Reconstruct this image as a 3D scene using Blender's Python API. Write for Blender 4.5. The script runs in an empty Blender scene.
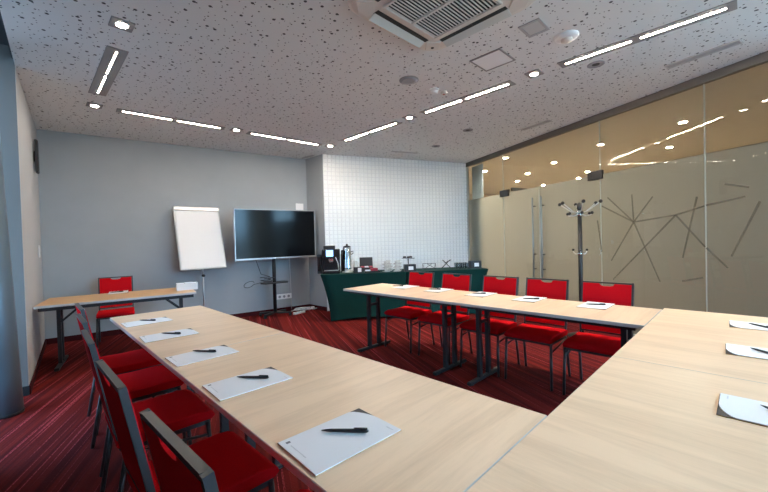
import bpy, bmesh, math, random
from mathutils import Vector, Matrix
random.seed(7)
S = bpy.context.scene
COL = S.collection
PI = math.pi
R = math.radians

# ------------------------------------------------------------------ materials
def newmat(name):
    m = bpy.data.materials.new(name); m.use_nodes = True
    nt = m.node_tree; nt.nodes.clear()
    out = nt.nodes.new('ShaderNodeOutputMaterial')
    return m, nt, out

def N(nt, t, **kw):
    n = nt.nodes.new(t)
    for k, v in kw.items():
        if k in n.inputs: n.inputs[k].default_value = v
        else: setattr(n, k, v)
    return n

def plain(name, col, rough=.5, metal=0., spec=.5, noise=0., nscale=40., bump=0., emis=None, estr=0., coat=0.):
    m, nt, out = newmat(name)
    p = N(nt, 'ShaderNodeBsdfPrincipled', Roughness=rough, Metallic=metal)
    p.inputs['Specular IOR Level'].default_value = spec
    p.inputs['Coat Weight'].default_value = coat
    c4 = (*col, 1)
    p.inputs['Base Color'].default_value = c4
    if noise or bump:
        tc = N(nt, 'ShaderNodeTexCoord')
        nz = N(nt, 'ShaderNodeTexNoise', Scale=nscale, Detail=4.)
        nt.links.new(tc.outputs['Object'], nz.inputs['Vector'])
        if noise:
            rp = N(nt, 'ShaderNodeValToRGB')
            a = tuple(max(0, c * (1 - noise)) for c in col); b = tuple(min(1, c * (1 + noise)) for c in col)
            rp.color_ramp.elements[0].color = (*a, 1); rp.color_ramp.elements[1].color = (*b, 1)
            rp.color_ramp.elements[0].position = .3; rp.color_ramp.elements[1].position = .7
            nt.links.new(nz.outputs['Fac'], rp.inputs['Fac'])
            nt.links.new(rp.outputs['Color'], p.inputs['Base Color'])
        if bump:
            bp = N(nt, 'ShaderNodeBump', Strength=bump, Distance=.01)
            nt.links.new(nz.outputs['Fac'], bp.inputs['Height'])
            nt.links.new(bp.outputs['Normal'], p.inputs['Normal'])
    if emis:
        p.inputs['Emission Color'].default_value = (*emis, 1); p.inputs['Emission Strength'].default_value = estr
    nt.links.new(p.outputs[0], out.inputs[0])
    return m

def emitter(name, col, strength):
    m, nt, out = newmat(name)
    e = N(nt, 'ShaderNodeEmission', Strength=strength); e.inputs['Color'].default_value = (*col, 1)
    nt.links.new(e.outputs[0], out.inputs[0]); return m

def wood(name, light, dark, along_x, rough=.38):
    m, nt, out = newmat(name)
    p = N(nt, 'ShaderNodeBsdfPrincipled', Roughness=rough); p.inputs['Specular IOR Level'].default_value = .4
    tc = N(nt, 'ShaderNodeTexCoord'); mp = N(nt, 'ShaderNodeMapping')
    mp.inputs['Scale'].default_value = (.9, 11, 8) if along_x else (11, .9, 8)
    nt.links.new(tc.outputs['Object'], mp.inputs['Vector'])
    n1 = N(nt, 'ShaderNodeTexNoise', Scale=1.6, Detail=7., Roughness=.62, Distortion=.6)
    nt.links.new(mp.outputs[0], n1.inputs['Vector'])
    n2 = N(nt, 'ShaderNodeTexNoise', Scale=9., Detail=5., Roughness=.7)
    nt.links.new(mp.outputs[0], n2.inputs['Vector'])
    ad = N(nt, 'ShaderNodeMath', operation='MULTIPLY_ADD'); ad.inputs[1].default_value = .35
    nt.links.new(n2.outputs['Fac'], ad.inputs[0]); nt.links.new(n1.outputs['Fac'], ad.inputs[2])
    rp = N(nt, 'ShaderNodeValToRGB')
    rp.color_ramp.elements[0].position = .42; rp.color_ramp.elements[0].color = (*dark, 1)
    rp.color_ramp.elements[1].position = .78; rp.color_ramp.elements[1].color = (*light, 1)
    nt.links.new(ad.outputs[0], rp.inputs['Fac'])
    # small knots
    mp2 = N(nt, 'ShaderNodeMapping'); mp2.inputs['Scale'].default_value = (1.3, 4, 3) if along_x else (4, 1.3, 3)
    nt.links.new(tc.outputs['Object'], mp2.inputs['Vector'])
    vo = N(nt, 'ShaderNodeTexVoronoi', Scale=1.7); nt.links.new(mp2.outputs[0], vo.inputs['Vector'])
    kr = N(nt, 'ShaderNodeValToRGB'); kr.color_ramp.elements[0].position = .02; kr.color_ramp.elements[1].position = .09
    kr.color_ramp.elements[0].color = (.62, .5, .42, 1); kr.color_ramp.elements[1].color = (1, 1, 1, 1)
    nt.links.new(vo.outputs['Distance'], kr.inputs['Fac'])
    mx = N(nt, 'ShaderNodeMix', data_type='RGBA', blend_type='MULTIPLY'); mx.inputs[0].default_value = .8
    nt.links.new(rp.outputs['Color'], mx.inputs[6]); nt.links.new(kr.outputs['Color'], mx.inputs[7])
    nt.links.new(mx.outputs[2], p.inputs['Base Color'])
    nt.links.new(p.outputs[0], out.inputs[0]); return m

def carpet_mat():
    m, nt, out = newmat('striped_carpet')
    p = N(nt, 'ShaderNodeBsdfPrincipled', Roughness=.95); p.inputs['Specular IOR Level'].default_value = .1
    tc = N(nt, 'ShaderNodeTexCoord'); rot = N(nt, 'ShaderNodeVectorRotate', rotation_type='Z_AXIS')
    rot.inputs['Angle'].default_value = R(24.2)
    nt.links.new(tc.outputs['Object'], rot.inputs['Vector'])
    def stripe(sx, sy, lo, hi, detail=2.):
        mp = N(nt, 'ShaderNodeMapping'); mp.inputs['Scale'].default_value = (sx, sy, 0)
        nt.links.new(rot.outputs[0], mp.inputs['Vector'])
        nz = N(nt, 'ShaderNodeTexNoise', Scale=1., Detail=detail, Roughness=.6)
        nt.links.new(mp.outputs[0], nz.inputs['Vector'])
        rp = N(nt, 'ShaderNodeMapRange', interpolation_type='SMOOTHSTEP')
        rp.inputs['From Min'].default_value = lo; rp.inputs['From Max'].default_value = hi
        nt.links.new(nz.outputs['Fac'], rp.inputs['Value'])
        return rp.outputs['Result']
    a = stripe(46, .35, .58, .66)          # fine bright threads
    b = stripe(17, .25, .38, .64)           # broad tonal bands
    c = stripe(220, 60, .30, .62, 1.)      # pile, broken dashes
    m1 = N(nt, 'ShaderNodeMix', data_type='RGBA')
    m1.inputs[6].default_value = CARPET_DARK; m1.inputs[7].default_value = CARPET_MID
    nt.links.new(b, m1.inputs[0])
    mm = N(nt, 'ShaderNodeMath', operation='MULTIPLY'); nt.links.new(a, mm.inputs[0]); nt.links.new(c, mm.inputs[1])
    m2 = N(nt, 'ShaderNodeMix', data_type='RGBA'); m2.inputs[7].default_value = CARPET_LINE
    nt.links.new(mm.outputs[0], m2.inputs[0]); nt.links.new(m1.outputs[2], m2.inputs[6])
    nt.links.new(m2.outputs[2], p.inputs['Base Color'])
    bp = N(nt, 'ShaderNodeBump', Strength=.3, Distance=.004); nt.links.new(c, bp.inputs['Height'])
    nt.links.new(bp.outputs[0], p.inputs['Normal'])
    nt.links.new(p.outputs[0], out.inputs[0]); return m
CARPET_DARK = (.085, .008, .008, 1); CARPET_MID = (.175, .015, .012, 1); CARPET_LINE = (.48, .065, .075, 1)

def ceiling_mat():
    m, nt, out = newmat('perforated_plasterboard')
    p = N(nt, 'ShaderNodeBsdfPrincipled', Roughness=.85); p.inputs['Specular IOR Level'].default_value = .2
    tc = N(nt, 'ShaderNodeTexCoord')
    def holes(scale, r, keep, off):
        mp = N(nt, 'ShaderNodeMapping'); mp.inputs['Location'].default_value = (off, off * 1.7, 0); mp.inputs['Scale'].default_value = (1, 1, 0)
        nt.links.new(tc.outputs['Object'], mp.inputs['Vector'])
        v = N(nt, 'ShaderNodeTexVoronoi', voronoi_dimensions='2D', Scale=scale, Randomness=.9); nt.links.new(mp.outputs[0], v.inputs['Vector'])
        lt = N(nt, 'ShaderNodeMath', operation='LESS_THAN'); lt.inputs[1].default_value = r * scale
        nt.links.new(v.outputs['Distance'], lt.inputs[0])
        sp = N(nt, 'ShaderNodeSeparateColor'); nt.links.new(v.outputs['Color'], sp.inputs[0])
        k = N(nt, 'ShaderNodeMath', operation='LESS_THAN'); k.inputs[1].default_value = keep
        nt.links.new(sp.outputs[0], k.inputs[0])
        ml = N(nt, 'ShaderNodeMath', operation='MULTIPLY'); nt.links.new(lt.outputs[0], ml.inputs[0]); nt.links.new(k.outputs[0], ml.inputs[1])
        return ml.outputs[0]
    h = [holes(7.2, .0122, .65, 0), holes(11, .0068, .65, 3.3), holes(15, .0044, .7, 7.7)]
    a = N(nt, 'ShaderNodeMath', operation='MAXIMUM'); nt.links.new(h[0], a.inputs[0]); nt.links.new(h[1], a.inputs[1])
    b = N(nt, 'ShaderNodeMath', operation='MAXIMUM'); nt.links.new(a.outputs[0], b.inputs[0]); nt.links.new(h[2], b.inputs[1])
    mx = N(nt, 'ShaderNodeMix', data_type='RGBA'); mx.inputs[6].default_value = (.74, .755, .755, 1); mx.inputs[7].default_value = (.085, .085, .09, 1)
    nt.links.new(b.outputs[0], mx.inputs[0]); nt.links.new(mx.outputs[2], p.inputs['Base Color'])
    nt.links.new(p.outputs[0], out.inputs[0]); return m

def clear_glass(name, tint=(.93, .96, .95), boost=1.0, ior=1.5):
    m, nt, out = newmat(name)
    tr = N(nt, 'ShaderNodeBsdfTransparent'); tr.inputs['Color'].default_value = (*tint, 1)
    gl = N(nt, 'ShaderNodeBsdfGlossy', Roughness=0.)
    fr = N(nt, 'ShaderNodeFresnel', IOR=ior)
    # a thin pane: the same reflectance whichever side of a face is met
    ge = N(nt, 'ShaderNodeNewGeometry'); mr = N(nt, 'ShaderNodeMapRange')
    mr.inputs['To Min'].default_value = ior; mr.inputs['To Max'].default_value = 1 / ior
    nt.links.new(ge.outputs['Backfacing'], mr.inputs['Value']); nt.links.new(mr.outputs['Result'], fr.inputs['IOR'])
    ml = N(nt, 'ShaderNodeMath', operation='MULTIPLY'); ml.inputs[1].default_value = boost; ml.use_clamp = True
    nt.links.new(fr.outputs[0], ml.inputs[0])
    mx = N(nt, 'ShaderNodeMixShader')
    nt.links.new(ml.outputs[0], mx.inputs[0]); nt.links.new(tr.outputs[0], mx.inputs[1]); nt.links.new(gl.outputs[0], mx.inputs[2])
    nt.links.new(mx.outputs[0], out.inputs[0]); return m

def frost(name, col, see=.0, dif=None):
    m, nt, out = newmat(name)
    d = N(nt, 'ShaderNodeBsdfDiffuse'); d.inputs['Color'].default_value = (*(dif or col), 1)
    t = N(nt, 'ShaderNodeBsdfTranslucent'); t.inputs['Color'].default_value = (*col, 1)
    m1 = N(nt, 'ShaderNodeMixShader'); m1.inputs[0].default_value = .6
    nt.links.new(d.outputs[0], m1.inputs[1]); nt.links.new(t.outputs[0], m1.inputs[2])
    tr = N(nt, 'ShaderNodeBsdfTransparent')
    m2 = N(nt, 'ShaderNodeMixShader'); m2.inputs[0].default_value = see
    nt.links.new(m1.outputs[0], m2.inputs[1]); nt.links.new(tr.outputs[0], m2.inputs[2])
    nt.links.new(m2.outputs[0], out.inputs[0]); return m

M = {}
M['carpet'] = carpet_mat()
M['ceiling'] = ceiling_mat()
M['paint'] = plain('blue_grey_paint', (.365, .395, .415), .75, spec=.25, noise=.03, nscale=3)
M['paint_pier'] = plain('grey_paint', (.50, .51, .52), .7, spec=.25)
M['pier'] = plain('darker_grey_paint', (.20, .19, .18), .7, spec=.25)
M['joint'] = plain('grey_tile_joint', (.74, .77, .80), .6)
M['tile'] = plain('white_relief_tile', (.86, .89, .90), .35, spec=.4)
M['base_dark'] = plain('dark_red_carpet_skirting', (.06, .010, .012), .9, spec=.1)
M['black_base'] = plain('black_skirting', (.012, .012, .014), .6)
M['column'] = plain('satin_grey_column', (.15, .20, .24), .36, metal=.3, spec=.6)
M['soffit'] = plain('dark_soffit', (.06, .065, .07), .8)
M['alu'] = plain('brushed_aluminium', (.55, .57, .58), .35, metal=.9)
M['channel'] = plain('bronze_channel', (.16, .15, .14), .4, metal=.6)
M['steel'] = plain('stainless_steel', (.58, .62, .64), .42, metal=.8)
M['handle_steel'] = plain('blue_grey_handle_steel', (.30, .37, .41), .40, metal=.6)
M['chrome'] = plain('chrome', (.75, .77, .8), .08, metal=1.)
M['patch'] = plain('dark_patch_fitting', (.05, .05, .05), .35, metal=.5)
M['glass'] = clear_glass('clear_glass')
M['dimming_glass'] = clear_glass('dimming_glass', (.47, .48, .49))  # tint added to cut daylight through the unseen left windows
M['room_glass'] = clear_glass('partition_glass', (.92, .93, .90), .85)
M['frost'] = frost('frosted_film', (.46, .455, .39), .03, (.22, .25, .26))
M['etch'] = frost('etched_line_film', (.16, .155, .14), .74, (.13, .125, .115))
M['edge'] = plain('polished_glass_edge', (.55, .62, .60), .2, spec=.6)
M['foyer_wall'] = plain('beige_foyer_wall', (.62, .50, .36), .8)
M['foyer_floor'] = plain('beige_foyer_floor', (.52, .43, .33), .5, noise=.06, nscale=2)
M['foyer_ceiling'] = plain('cream_foyer_ceiling', (.74, .69, .60), .85)
M['wood_arm'] = wood('pale_oak_across', (.85, .62, .42), (.70, .49, .315), True)
M['wood_head'] = wood('pale_oak_lengthwise', (.85, .62, .42), (.70, .49, .315), False)
M['wood_desk'] = wood('honey_oak', (.70, .42, .19), (.60, .34, .14), True)
M['table_edge'] = plain('grey_edge_band', (.56, .54, .53), .45)
M['leg'] = plain('black_table_steel', (.020, .021, .024), .45, metal=.2)
M['chair_frame'] = plain('anthracite_chair_tube', (.060, .062, .066), .36, metal=.4)
M['red'] = plain('red_upholstery', (.60, .006, .012), .9, spec=.05, noise=.12, nscale=260, bump=.15)
M['paper'] = plain('white_paper', (.84, .84, .86), .7, spec=.2)
M['card'] = plain('dark_card', (.035, .030, .032), .6)
M['tan'] = plain('tan_card_edge', (.62, .38, .16), .7)
M['ink'] = plain('grey_print', (.20, .20, .22), .8)
M['ink_pale'] = plain('pale_print', (.66, .66, .68), .8)
M['pen'] = plain('black_pen_plastic', (.012, .013, .016), .28, spec=.6)
M['pen_clip'] = plain('dark_grey_clip', (.05, .055, .06), .25, metal=.6)
M['screen'] = plain('black_screen', (.005, .006, .008), .10, spec=.18)
M['bezel'] = plain('silver_bezel', (.40, .41, .42), .35, metal=.7)
M['black'] = plain('matt_black', (.012, .012, .013), .5)
M['gloss_black'] = plain('gloss_black_plastic', (.014, .015, .017), .18, spec=.6)
M['white_plastic'] = plain('white_plastic', (.78, .78, .78), .4)
M['white_board'] = plain('flipchart_sheet', (.86, .85, .85), .55)
M['green'] = plain('dark_green_stretch_cloth', (.0025, .036, .029), .75, spec=.2, noise=.08, nscale=80)
M['porcelain'] = plain('white_porcelain', (.70, .69, .67), .15, spec=.6)
M['tumbler'] = clear_glass('tumbler_glass', (.80, .84, .86), 1.5)
M['display'] = plain('blue_display', (.15, .35, .7), .2, emis=(.25, .55, 1.), estr=1.3)
M['crimson'] = plain('crimson_packet', (.35, .012, .03), .5)
M['ac'] = plain('ivory_plastic', (.70, .66, .61), .45)
M['ac_vane'] = plain('pale_vane_plastic', (.62, .68, .66), .4)
M['ac_dark'] = plain('dark_duct', (.03, .035, .035), .8)
M['fixture'] = plain('grey_light_trough', (.27, .265, .27), .5)
M['led'] = emitter('warm_led', (1., .85, .69), 360.)
M['led_back'] = emitter('warm_led_back', (1., .85, .69), 140.)
M['led_dim'] = emitter('warm_led_dimmed', (1., .87, .72), 42.)
M['spot'] = emitter('warm_spot', (1., .87, .72), 75.)
M['foyer_spot'] = emitter('foyer_spot', (1., .90, .74), 560.)
M['grey_disc'] = plain('grey_speaker_mesh', (.30, .30, .32), .7)
M['vent_grey'] = plain('pale_grey_vent_frame', (.52, .52, .52), .6)
M['vent_slot'] = plain('grey_vent_slot', (.42, .42, .43), .7)
M['hatch'] = plain('white_hatch', (.88, .88, .88), .6)
M['curtain'] = plain('grey_blue_curtain', (.42, .48, .52), .9)
M['cable'] = plain('black_cable', (.015, .015, .015), .5)
M['white_cable'] = plain('white_cable', (.72, .72, .72), .5)

# ------------------------------------------------------------------ mesh helpers
def box(bm, c, s, rz=0., bev=0., rx=0., ry=0., seg=1):
    mat = Matrix.Translation(c) @ Matrix.Rotation(rz, 4, 'Z') @ Matrix.Rotation(ry, 4, 'Y') @ Matrix.Rotation(rx, 4, 'X') @ Matrix.Diagonal((*s, 1))
    g = bmesh.ops.create_cube(bm, size=1., matrix=mat)
    if bev:
        vs = set(g['verts']); es = [e for e in bm.edges if e.verts[0] in vs and e.verts[1] in vs]
        bmesh.ops.bevel(bm, geom=es, offset=bev, segments=seg, profile=.5, affect='EDGES')

def tube(bm, pts, r, n=10, caps=True):
    """round tube through points; r may be a list"""
    pts = [Vector(p) for p in pts]; rings = []
    rr = r if isinstance(r, (list, tuple)) else [r] * len(pts)
    up0 = None
    for i, p in enumerate(pts):
        d = (pts[min(i + 1, len(pts) - 1)] - pts[max(i - 1, 0)]).normalized()
        if up0 is None:
            up0 = Vector((0, 0, 1)) if abs(d.z) < .9 else Vector((1, 0, 0))
        x = d.cross(up0)
        if x.length < 1e-4: x = d.cross(Vector((0, 1, 0)))
        x.normalize(); y = x.cross(d).normalized(); up0 = y
        rings.append([bm.verts.new(p + x * (rr[i] * math.cos(2 * PI * k / n)) + y * (rr[i] * math.sin(2 * PI * k / n))) for k in range(n)])
    for a, b in zip(rings, rings[1:]):
        for k in range(n):
            f = bm.faces.new((a[k], a[(k + 1) % n], b[(k + 1) % n], b[k])); f.smooth = True
    if caps:
        bm.faces.new(rings[0][::-1]); bm.faces.new(rings[-1])

def bar(bm, a, b, w, h, up=(0, 0, 1)):
    """rectangular bar from a to b"""
    a, b = Vector(a), Vector(b); d = (b - a).normalized(); u = Vector(up)
    x = d.cross(u)
    if x.length < 1e-4: x = d.cross(Vector((1, 0, 0)))
    x.normalize(); y = x.cross(d).normalized()
    q = [(-1, -1), (1, -1), (1, 1), (-1, 1)]
    A = [bm.verts.new(a + x * (w / 2 * i) + y * (h / 2 * j)) for i, j in q]
    B = [bm.verts.new(b + x * (w / 2 * i) + y * (h / 2 * j)) for i, j in q]
    for k in range(4): bm.faces.new((A[k], A[(k + 1) % 4], B[(k + 1) % 4], B[k]))
    bm.faces.new(A[::-1]); bm.faces.new(B)

def lathe(bm, prof, n=24, c=(0, 0, 0), axis='Z', smooth=True):
    c = Vector(c); rings = []
    for r, z in prof:
        ring = []
        for k in range(n):
            a = 2 * PI * k / n
            v = Vector((r * math.cos(a), r * math.sin(a), z))
            if axis == 'Y': v = Vector((v.x, v.z, v.y))
            if axis == 'X': v = Vector((v.z, v.y, v.x))
            ring.append(bm.verts.new(c + v))
        rings.append(ring)
    for a, b in zip(rings, rings[1:]):
        for k in range(n):
            f = bm.faces.new((a[k], a[(k + 1) % n], b[(k + 1) % n], b[k])); f.smooth = smooth
    bm.faces.new(rings[0][::-1]); bm.faces.new(rings[-1])

def prism(bm, poly, z0, z1, T=None):
    """extruded polygon (x,y list) between z0 and z1, optional matrix"""
    T = T or Matrix.Identity(4)
    A = [bm.verts.new(T @ Vector((x, y, z0))) for x, y in poly]; B = [bm.verts.new(T @ Vector((x, y, z1))) for x, y in poly]
    n = len(poly)
    for k in range(n): bm.faces.new((A[k], A[(k + 1) % n], B[(k + 1) % n], B[k]))
    bm.faces.new(A[::-1]); bm.faces.new(B)

def sphere(bm, c, r, sz=(1, 1, 1), u=16, v=10):
    bmesh.ops.create_uvsphere(bm, u_segments=u, v_segments=v, radius=r, matrix=Matrix.Translation(c) @ Matrix.Diagonal((*sz, 1)))

def obj(name, bm, mat, parent=None, smooth=False, loc=None, rz=0.):
    me = bpy.data.meshes.new(name)
    bmesh.ops.recalc_face_normals(bm, faces=bm.faces[:])
    bm.to_mesh(me); bm.free()
    mats = mat if isinstance(mat, (list, tuple)) else [mat]
    for m in mats: me.materials.append(M[m] if isinstance(m, str) else m)
    if smooth:
        for p in me.polygons: p.use_smooth = True
    o = bpy.data.objects.new(name, me); COL.objects.link(o)
    if parent: o.parent = parent
    if loc is not None: o.location = loc
    o.rotation_euler.z = rz
    return o

def NB(): return bmesh.new()
def tag(o, label=None, cat=None, group=None, kind=None):
    if label: o['label'] = label
    if cat: o['category'] = cat
    if group: o['group'] = group
    if kind: o['kind'] = kind
    return o
def thing(name, label, cat, loc=(0, 0, 0), rz=0., group=None):
    o = bpy.data.objects.new(name, None); COL.objects.link(o); o.empty_display_size = .1
    o.location = loc; o.rotation_euler = (0, 0, rz)
    return tag(o, label, cat, group)
def struct(name, bm, mat, label=None):
    o = obj(name, bm, mat); o['kind'] = 'structure'; o['category'] = name.split('_')[0]
    o['label'] = label or name.replace('_', ' '); return o
def copy_tree(o, parent=None):
    c = o.copy(); COL.objects.link(c)
    if parent: c.parent = parent
    for ch in list(o.children): copy_tree(ch, c)
    return c
def place(proto, used, label, loc, rz, group=None):
    o = proto if not used else copy_tree(proto)
    o.location = loc; o.rotation_euler = (0, 0, rz); o['label'] = label
    if group: o['group'] = group
    return o

# ------------------------------------------------------------------ setting
ZC = 3.05
BC = (.155, 7.05)          # back left corner
TE = (4.12, 6.37)          # end of the back wall
TW0 = (4.13, 5.79)         # start of tiled wall
GC = (7.18, 4.503)         # tiled wall / glass corner
gd = Vector((5.091 - 7.18, -.145 - 4.503)).normalized()   # along the glass, toward the camera side
gn = Vector((gd.y, -gd.x))                                # toward the room
if gn.dot(Vector((0, 0)) - Vector(GC)) < 0: gn = -gn
def G(s, off=0.): v = Vector(GC) + gd * s + gn * off; return (v.x, v.y)
g_rz = math.atan2(gd.y, gd.x)
GE = G(7.4)                # far end of the glass wall behind the camera
def wall(name, a, b, t, z0, z1, mat, label, side=1):
    a, b = Vector(a), Vector(b); d = (b - a).normalized(); n = Vector((-d.y, d.x)) * t * side
    bm = NB(); prism(bm, [tuple(a), tuple(b), tuple(b + n), tuple(a + n)], z0, z1)
    return struct(name, bm, mat, label)

bm = NB(); prism(bm, [(-1.3, -3.2), (4.6, -3.2), (5.2, -3.0), (7.6, 4.4), (4.4, 7.2), (-.3, 7.5), (-1.3, 4.9)], -.06, 0)
floor = struct('floor', bm, 'carpet', 'dark red striped carpet floor')
WIN_Y0 = -3.0
edge0 = (-.37, -3.0); edge0b = (-.36, 0.); edge1 = (-.078, 3.707); edge2 = (-.02, 4.74)
bm = NB(); prism(bm, [(-.47, -3.05), edge0b, edge1, edge2, (.05, 7.4), (4.3, 6.6), (4.35, 6.0), (7.4, 4.75), G(2, -.06), G(7.6, -.06), (GE[0], -3.05)], ZC, ZC + .06)
ceil = struct('ceiling', bm, 'ceiling', 'white perforated acoustic ceiling')
# recess over the windows
bm = NB(); prism(bm, [(-1.25, -3.05), (-.47, -3.05), edge0b, edge1, edge2, (-.55, 4.8)], 3.22, 3.28)
prism(bm, [(-.47, -3.05), edge0b, edge1, edge2, (edge2[0] - .02, edge2[1]), (edge1[0] - .02, edge1[1]), (edge0b[0] - .02, 0), (-.49, -3.05)], ZC + .0601, 3.22)
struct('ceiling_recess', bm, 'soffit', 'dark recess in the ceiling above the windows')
wall('wall_back', BC, TE, .15, 0, ZC, 'paint', 'blue grey back wall behind the television')
wall('wall_return', TE, TW0, .15, 0, ZC, 'paint', 'short blue grey return wall beside the television')
wall('wall_left', (-.02, 4.74), BC, .35, 0, ZC, 'paint_pier', 'left wall beyond the window')
bm = NB(); prism(bm, [(-1.3, -3.15), (1.4, -3.15), (1.4, -3.0), (-1.3, -3.0)], -.06, 3.22); prism(bm, [(4.1, -3.15), (4.6, -3.15), (4.6, -3.0), (4.1, -3.0)], -.06, 3.22)
prism(bm, [(1.4, -3.15), (4.1, -3.15), (4.1, -3.14), (1.4, -3.14)], 3.19, 3.22)
struct('wall_front', bm, 'paint', 'wall with windows behind the camera')
# tiled wall with real relief
tw = Vector(TW0); twd = (Vector(GC) - tw).normalized(); TWL = (Vector(GC) - tw).length
twn = Vector((twd.y, -twd.x))
bm = NB()
prism(bm, [tuple(tw), tuple(Vector(GC)), tuple(Vector(GC) - twn * .15), tuple(tw - twn * .15)], 0, ZC)
for f in bm.faces: f.material_index = 1
pt = .082; nx = int(TWL / pt); nz = int(ZC / pt); pxs = TWL / nx; pzs = ZC / nz
for i in range(nx):
    for j in range(nz):
        s0, s1, z0, z1 = i * pxs + .006, (i + 1) * pxs - .006, j * pzs + .006, (j + 1) * pzs - .006
        b = .007; dpt = .012
        def P(s, z, o): v = tw + twd * s + twn * o; return bm.verts.new((v.x, v.y, z))
        o4 = [P(s0, z0, .0005), P(s1, z0, .0005), P(s1, z1, .0005), P(s0, z1, .0005)]
        i4 = [P(s0 + b, z0 + b, dpt), P(s1 - b, z0 + b, dpt), P(s1 - b, z1 - b, dpt), P(s0 + b, z1 - b, dpt)]
        for k in range(4): bm.faces.new((o4[k], o4[(k + 1) % 4], i4[(k + 1) % 4], i4[k]))
        bm.faces.new(i4)
struct('wall_tiled', bm, ['tile', 'joint'], 'white relief tiled wall behind the buffet')
# baseboards
def baseboard(name, a, b, mat, label, h=.08):
    a, b = Vector(a), Vector(b); d = (b - a).normalized(); n = Vector((d.y, -d.x)) * .012
    bm = NB(); prism(bm, [tuple(a), tuple(b), tuple(b + n), tuple(a + n)], 0, h)
    return struct(name, bm, mat, label)
baseboard('baseboard_back', BC, TE, 'base_dark', 'dark red skirting along the back wall')
baseboard('baseboard_return', TE, TW0, 'base_dark', 'dark red skirting along the return wall')
baseboard('baseboard_left', (-.02, 4.74), BC, 'base_dark', 'dark skirting along the left wall')
# window pier (front face of the left wall) and window line
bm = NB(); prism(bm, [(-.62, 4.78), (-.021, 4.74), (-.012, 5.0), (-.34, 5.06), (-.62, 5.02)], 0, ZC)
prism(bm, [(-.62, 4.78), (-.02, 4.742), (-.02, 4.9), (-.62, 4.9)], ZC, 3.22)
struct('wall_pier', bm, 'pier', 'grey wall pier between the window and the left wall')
bm = NB(); prism(bm, [(-.62, 4.765), (-.017, 4.724), (-.017, 4.739), (-.62, 4.78)], 0, .085)
struct('baseboard_pier', bm, 'black_base', 'black skirting at the foot of the left pier')
wx0, wx1 = -.62, -1.15     # window plane at y=4.78 and y=-3
def WX(y): return wx0 + (wx1 - wx0) * (4.78 - y) / 7.78
def window(n, p0, p1, label):
    w = bpy.data.objects.new('window_%d' % n, None); COL.objects.link(w)
    tag(w, label, 'window', None, 'structure')
    p0, p1 = Vector(p0), Vector(p1); d = (p1 - p0).normalized()
    bm = NB()
    for q_ in (p0 + d * .025, p1 - d * .025): bar(bm, (q_.x, q_.y, 0), (q_.x, q_.y, 3.2), .07, .05, (d.x, d.y, 0))
    for zz in (.05, 3.17): bar(bm, (p0.x, p0.y, zz), (p1.x, p1.y, zz), .07, .07)
    obj('window_frame', bm, 'alu', w)
    bm = NB(); a_, b_ = p0 + d * .05, p1 - d * .05; bar(bm, (a_.x, a_.y, 1.61), (b_.x, b_.y, 1.61), .012, 3.05)
    obj('window_glass', bm, 'dimming_glass' if n < 3 else 'glass', w)
LWY = 3.3
window(1, (WX(4.78), 4.78), (WX(4.04), 4.04), 'full height window beside the left pier')
window(2, (WX(4.04), 4.04), (WX(LWY), LWY), 'full height window in the left wall, second from the pier')
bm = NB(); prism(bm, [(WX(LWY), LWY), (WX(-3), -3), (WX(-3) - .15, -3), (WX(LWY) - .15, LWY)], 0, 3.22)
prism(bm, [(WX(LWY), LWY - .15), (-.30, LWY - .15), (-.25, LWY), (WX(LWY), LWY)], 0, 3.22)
struct('wall_left_front', bm, 'soffit', 'unseen left wall beside the camera, dark to cut bounced light')  # out of view; dark colour cuts bounce onto the left chairs
FX0 = 1.4
for k_ in range(2):
    window(3 + k_, (FX0 + 1.35 * k_, -3.07), (FX0 + 1.35 * (k_ + 1), -3.07), 'full height window behind the camera, %s' % ['nearer the left wall', 'nearer the glass'][k_])
# leaning round column in front of the window
bm = NB()
pts, rad = [], []
for i in range(13):
    t = i / 12; z = t * 3.2
    pts.append((-.153 - .098 * t, 4.315 + .0 * t, z)); rad.append(.102)
tube(bm, pts, rad, 40)
o = struct('column', bm, 'column', 'leaning round grey column by the window')
bm = NB(); lathe(bm, [(.104, 0), (.108, .02), (.103, .022)], 40, (-.153, 4.315, 0))
obj('column_foot', bm, 'black_base', o)

# ------------------------------------------------------------------ glass wall
gw = bpy.data.objects.new('wall_right', None); COL.objects.link(gw)
tag(gw, 'frosted glass partition along the right side', 'wall', None, 'structure')
FZ = 2.2
def gbox(bm, s0, s1, z0, z1, o0, o1):
    prism(bm, [G(s0, o0), G(s1, o0), G(s1, o1), G(s0, o1)], z0, z1)
def pane(name, s0, s1, z0, z1, parent, frosted):
    bm = NB(); gbox(bm, s0 + .004, s1 - .004, z0, z1, -.006, .006)
    bm.faces.ensure_lookup_table(); bmesh.ops.recalc_face_normals(bm, faces=bm.faces[:])
    for f in bm.faces:
        nn = f.normal
        v = Vector((nn.x, nn.y)).dot(gn)
        if abs(v) < .9: f.material_index = 1
        elif v < 0 and frosted: f.material_index = 2
    return obj(name, bm, ['room_glass', 'edge', 'frost'], parent)
ZT = 2.96
for s0, s1 in ((0.03, 1.24), (3.32, 4.576), (4.576, 5.9), (5.9, 7.3)):
    pane('frosted_pane', s0, s1, .03, FZ, gw, True)
    pane('clear_pane', s0, s1, FZ, ZT, gw, False)
pane('transom_pane', 1.24, 3.32, FZ + .012, ZT, gw, False)
bm = NB(); gbox(bm, 0, 7.4, ZT, ZC - .001, -.03, .03); obj('head_channel', bm, 'channel', gw)
bm = NB(); gbox(bm, 0, 1.24, 0, .03, -.02, .02); gbox(bm, 3.32, 7.4, 0, .03, -.02, .02); obj('floor_channel', bm, 'alu', gw)
bm = NB(); gbox(bm, 0, .03, 0, ZT, -.03, .03); obj('end_profile', bm, 'alu', gw)
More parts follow.
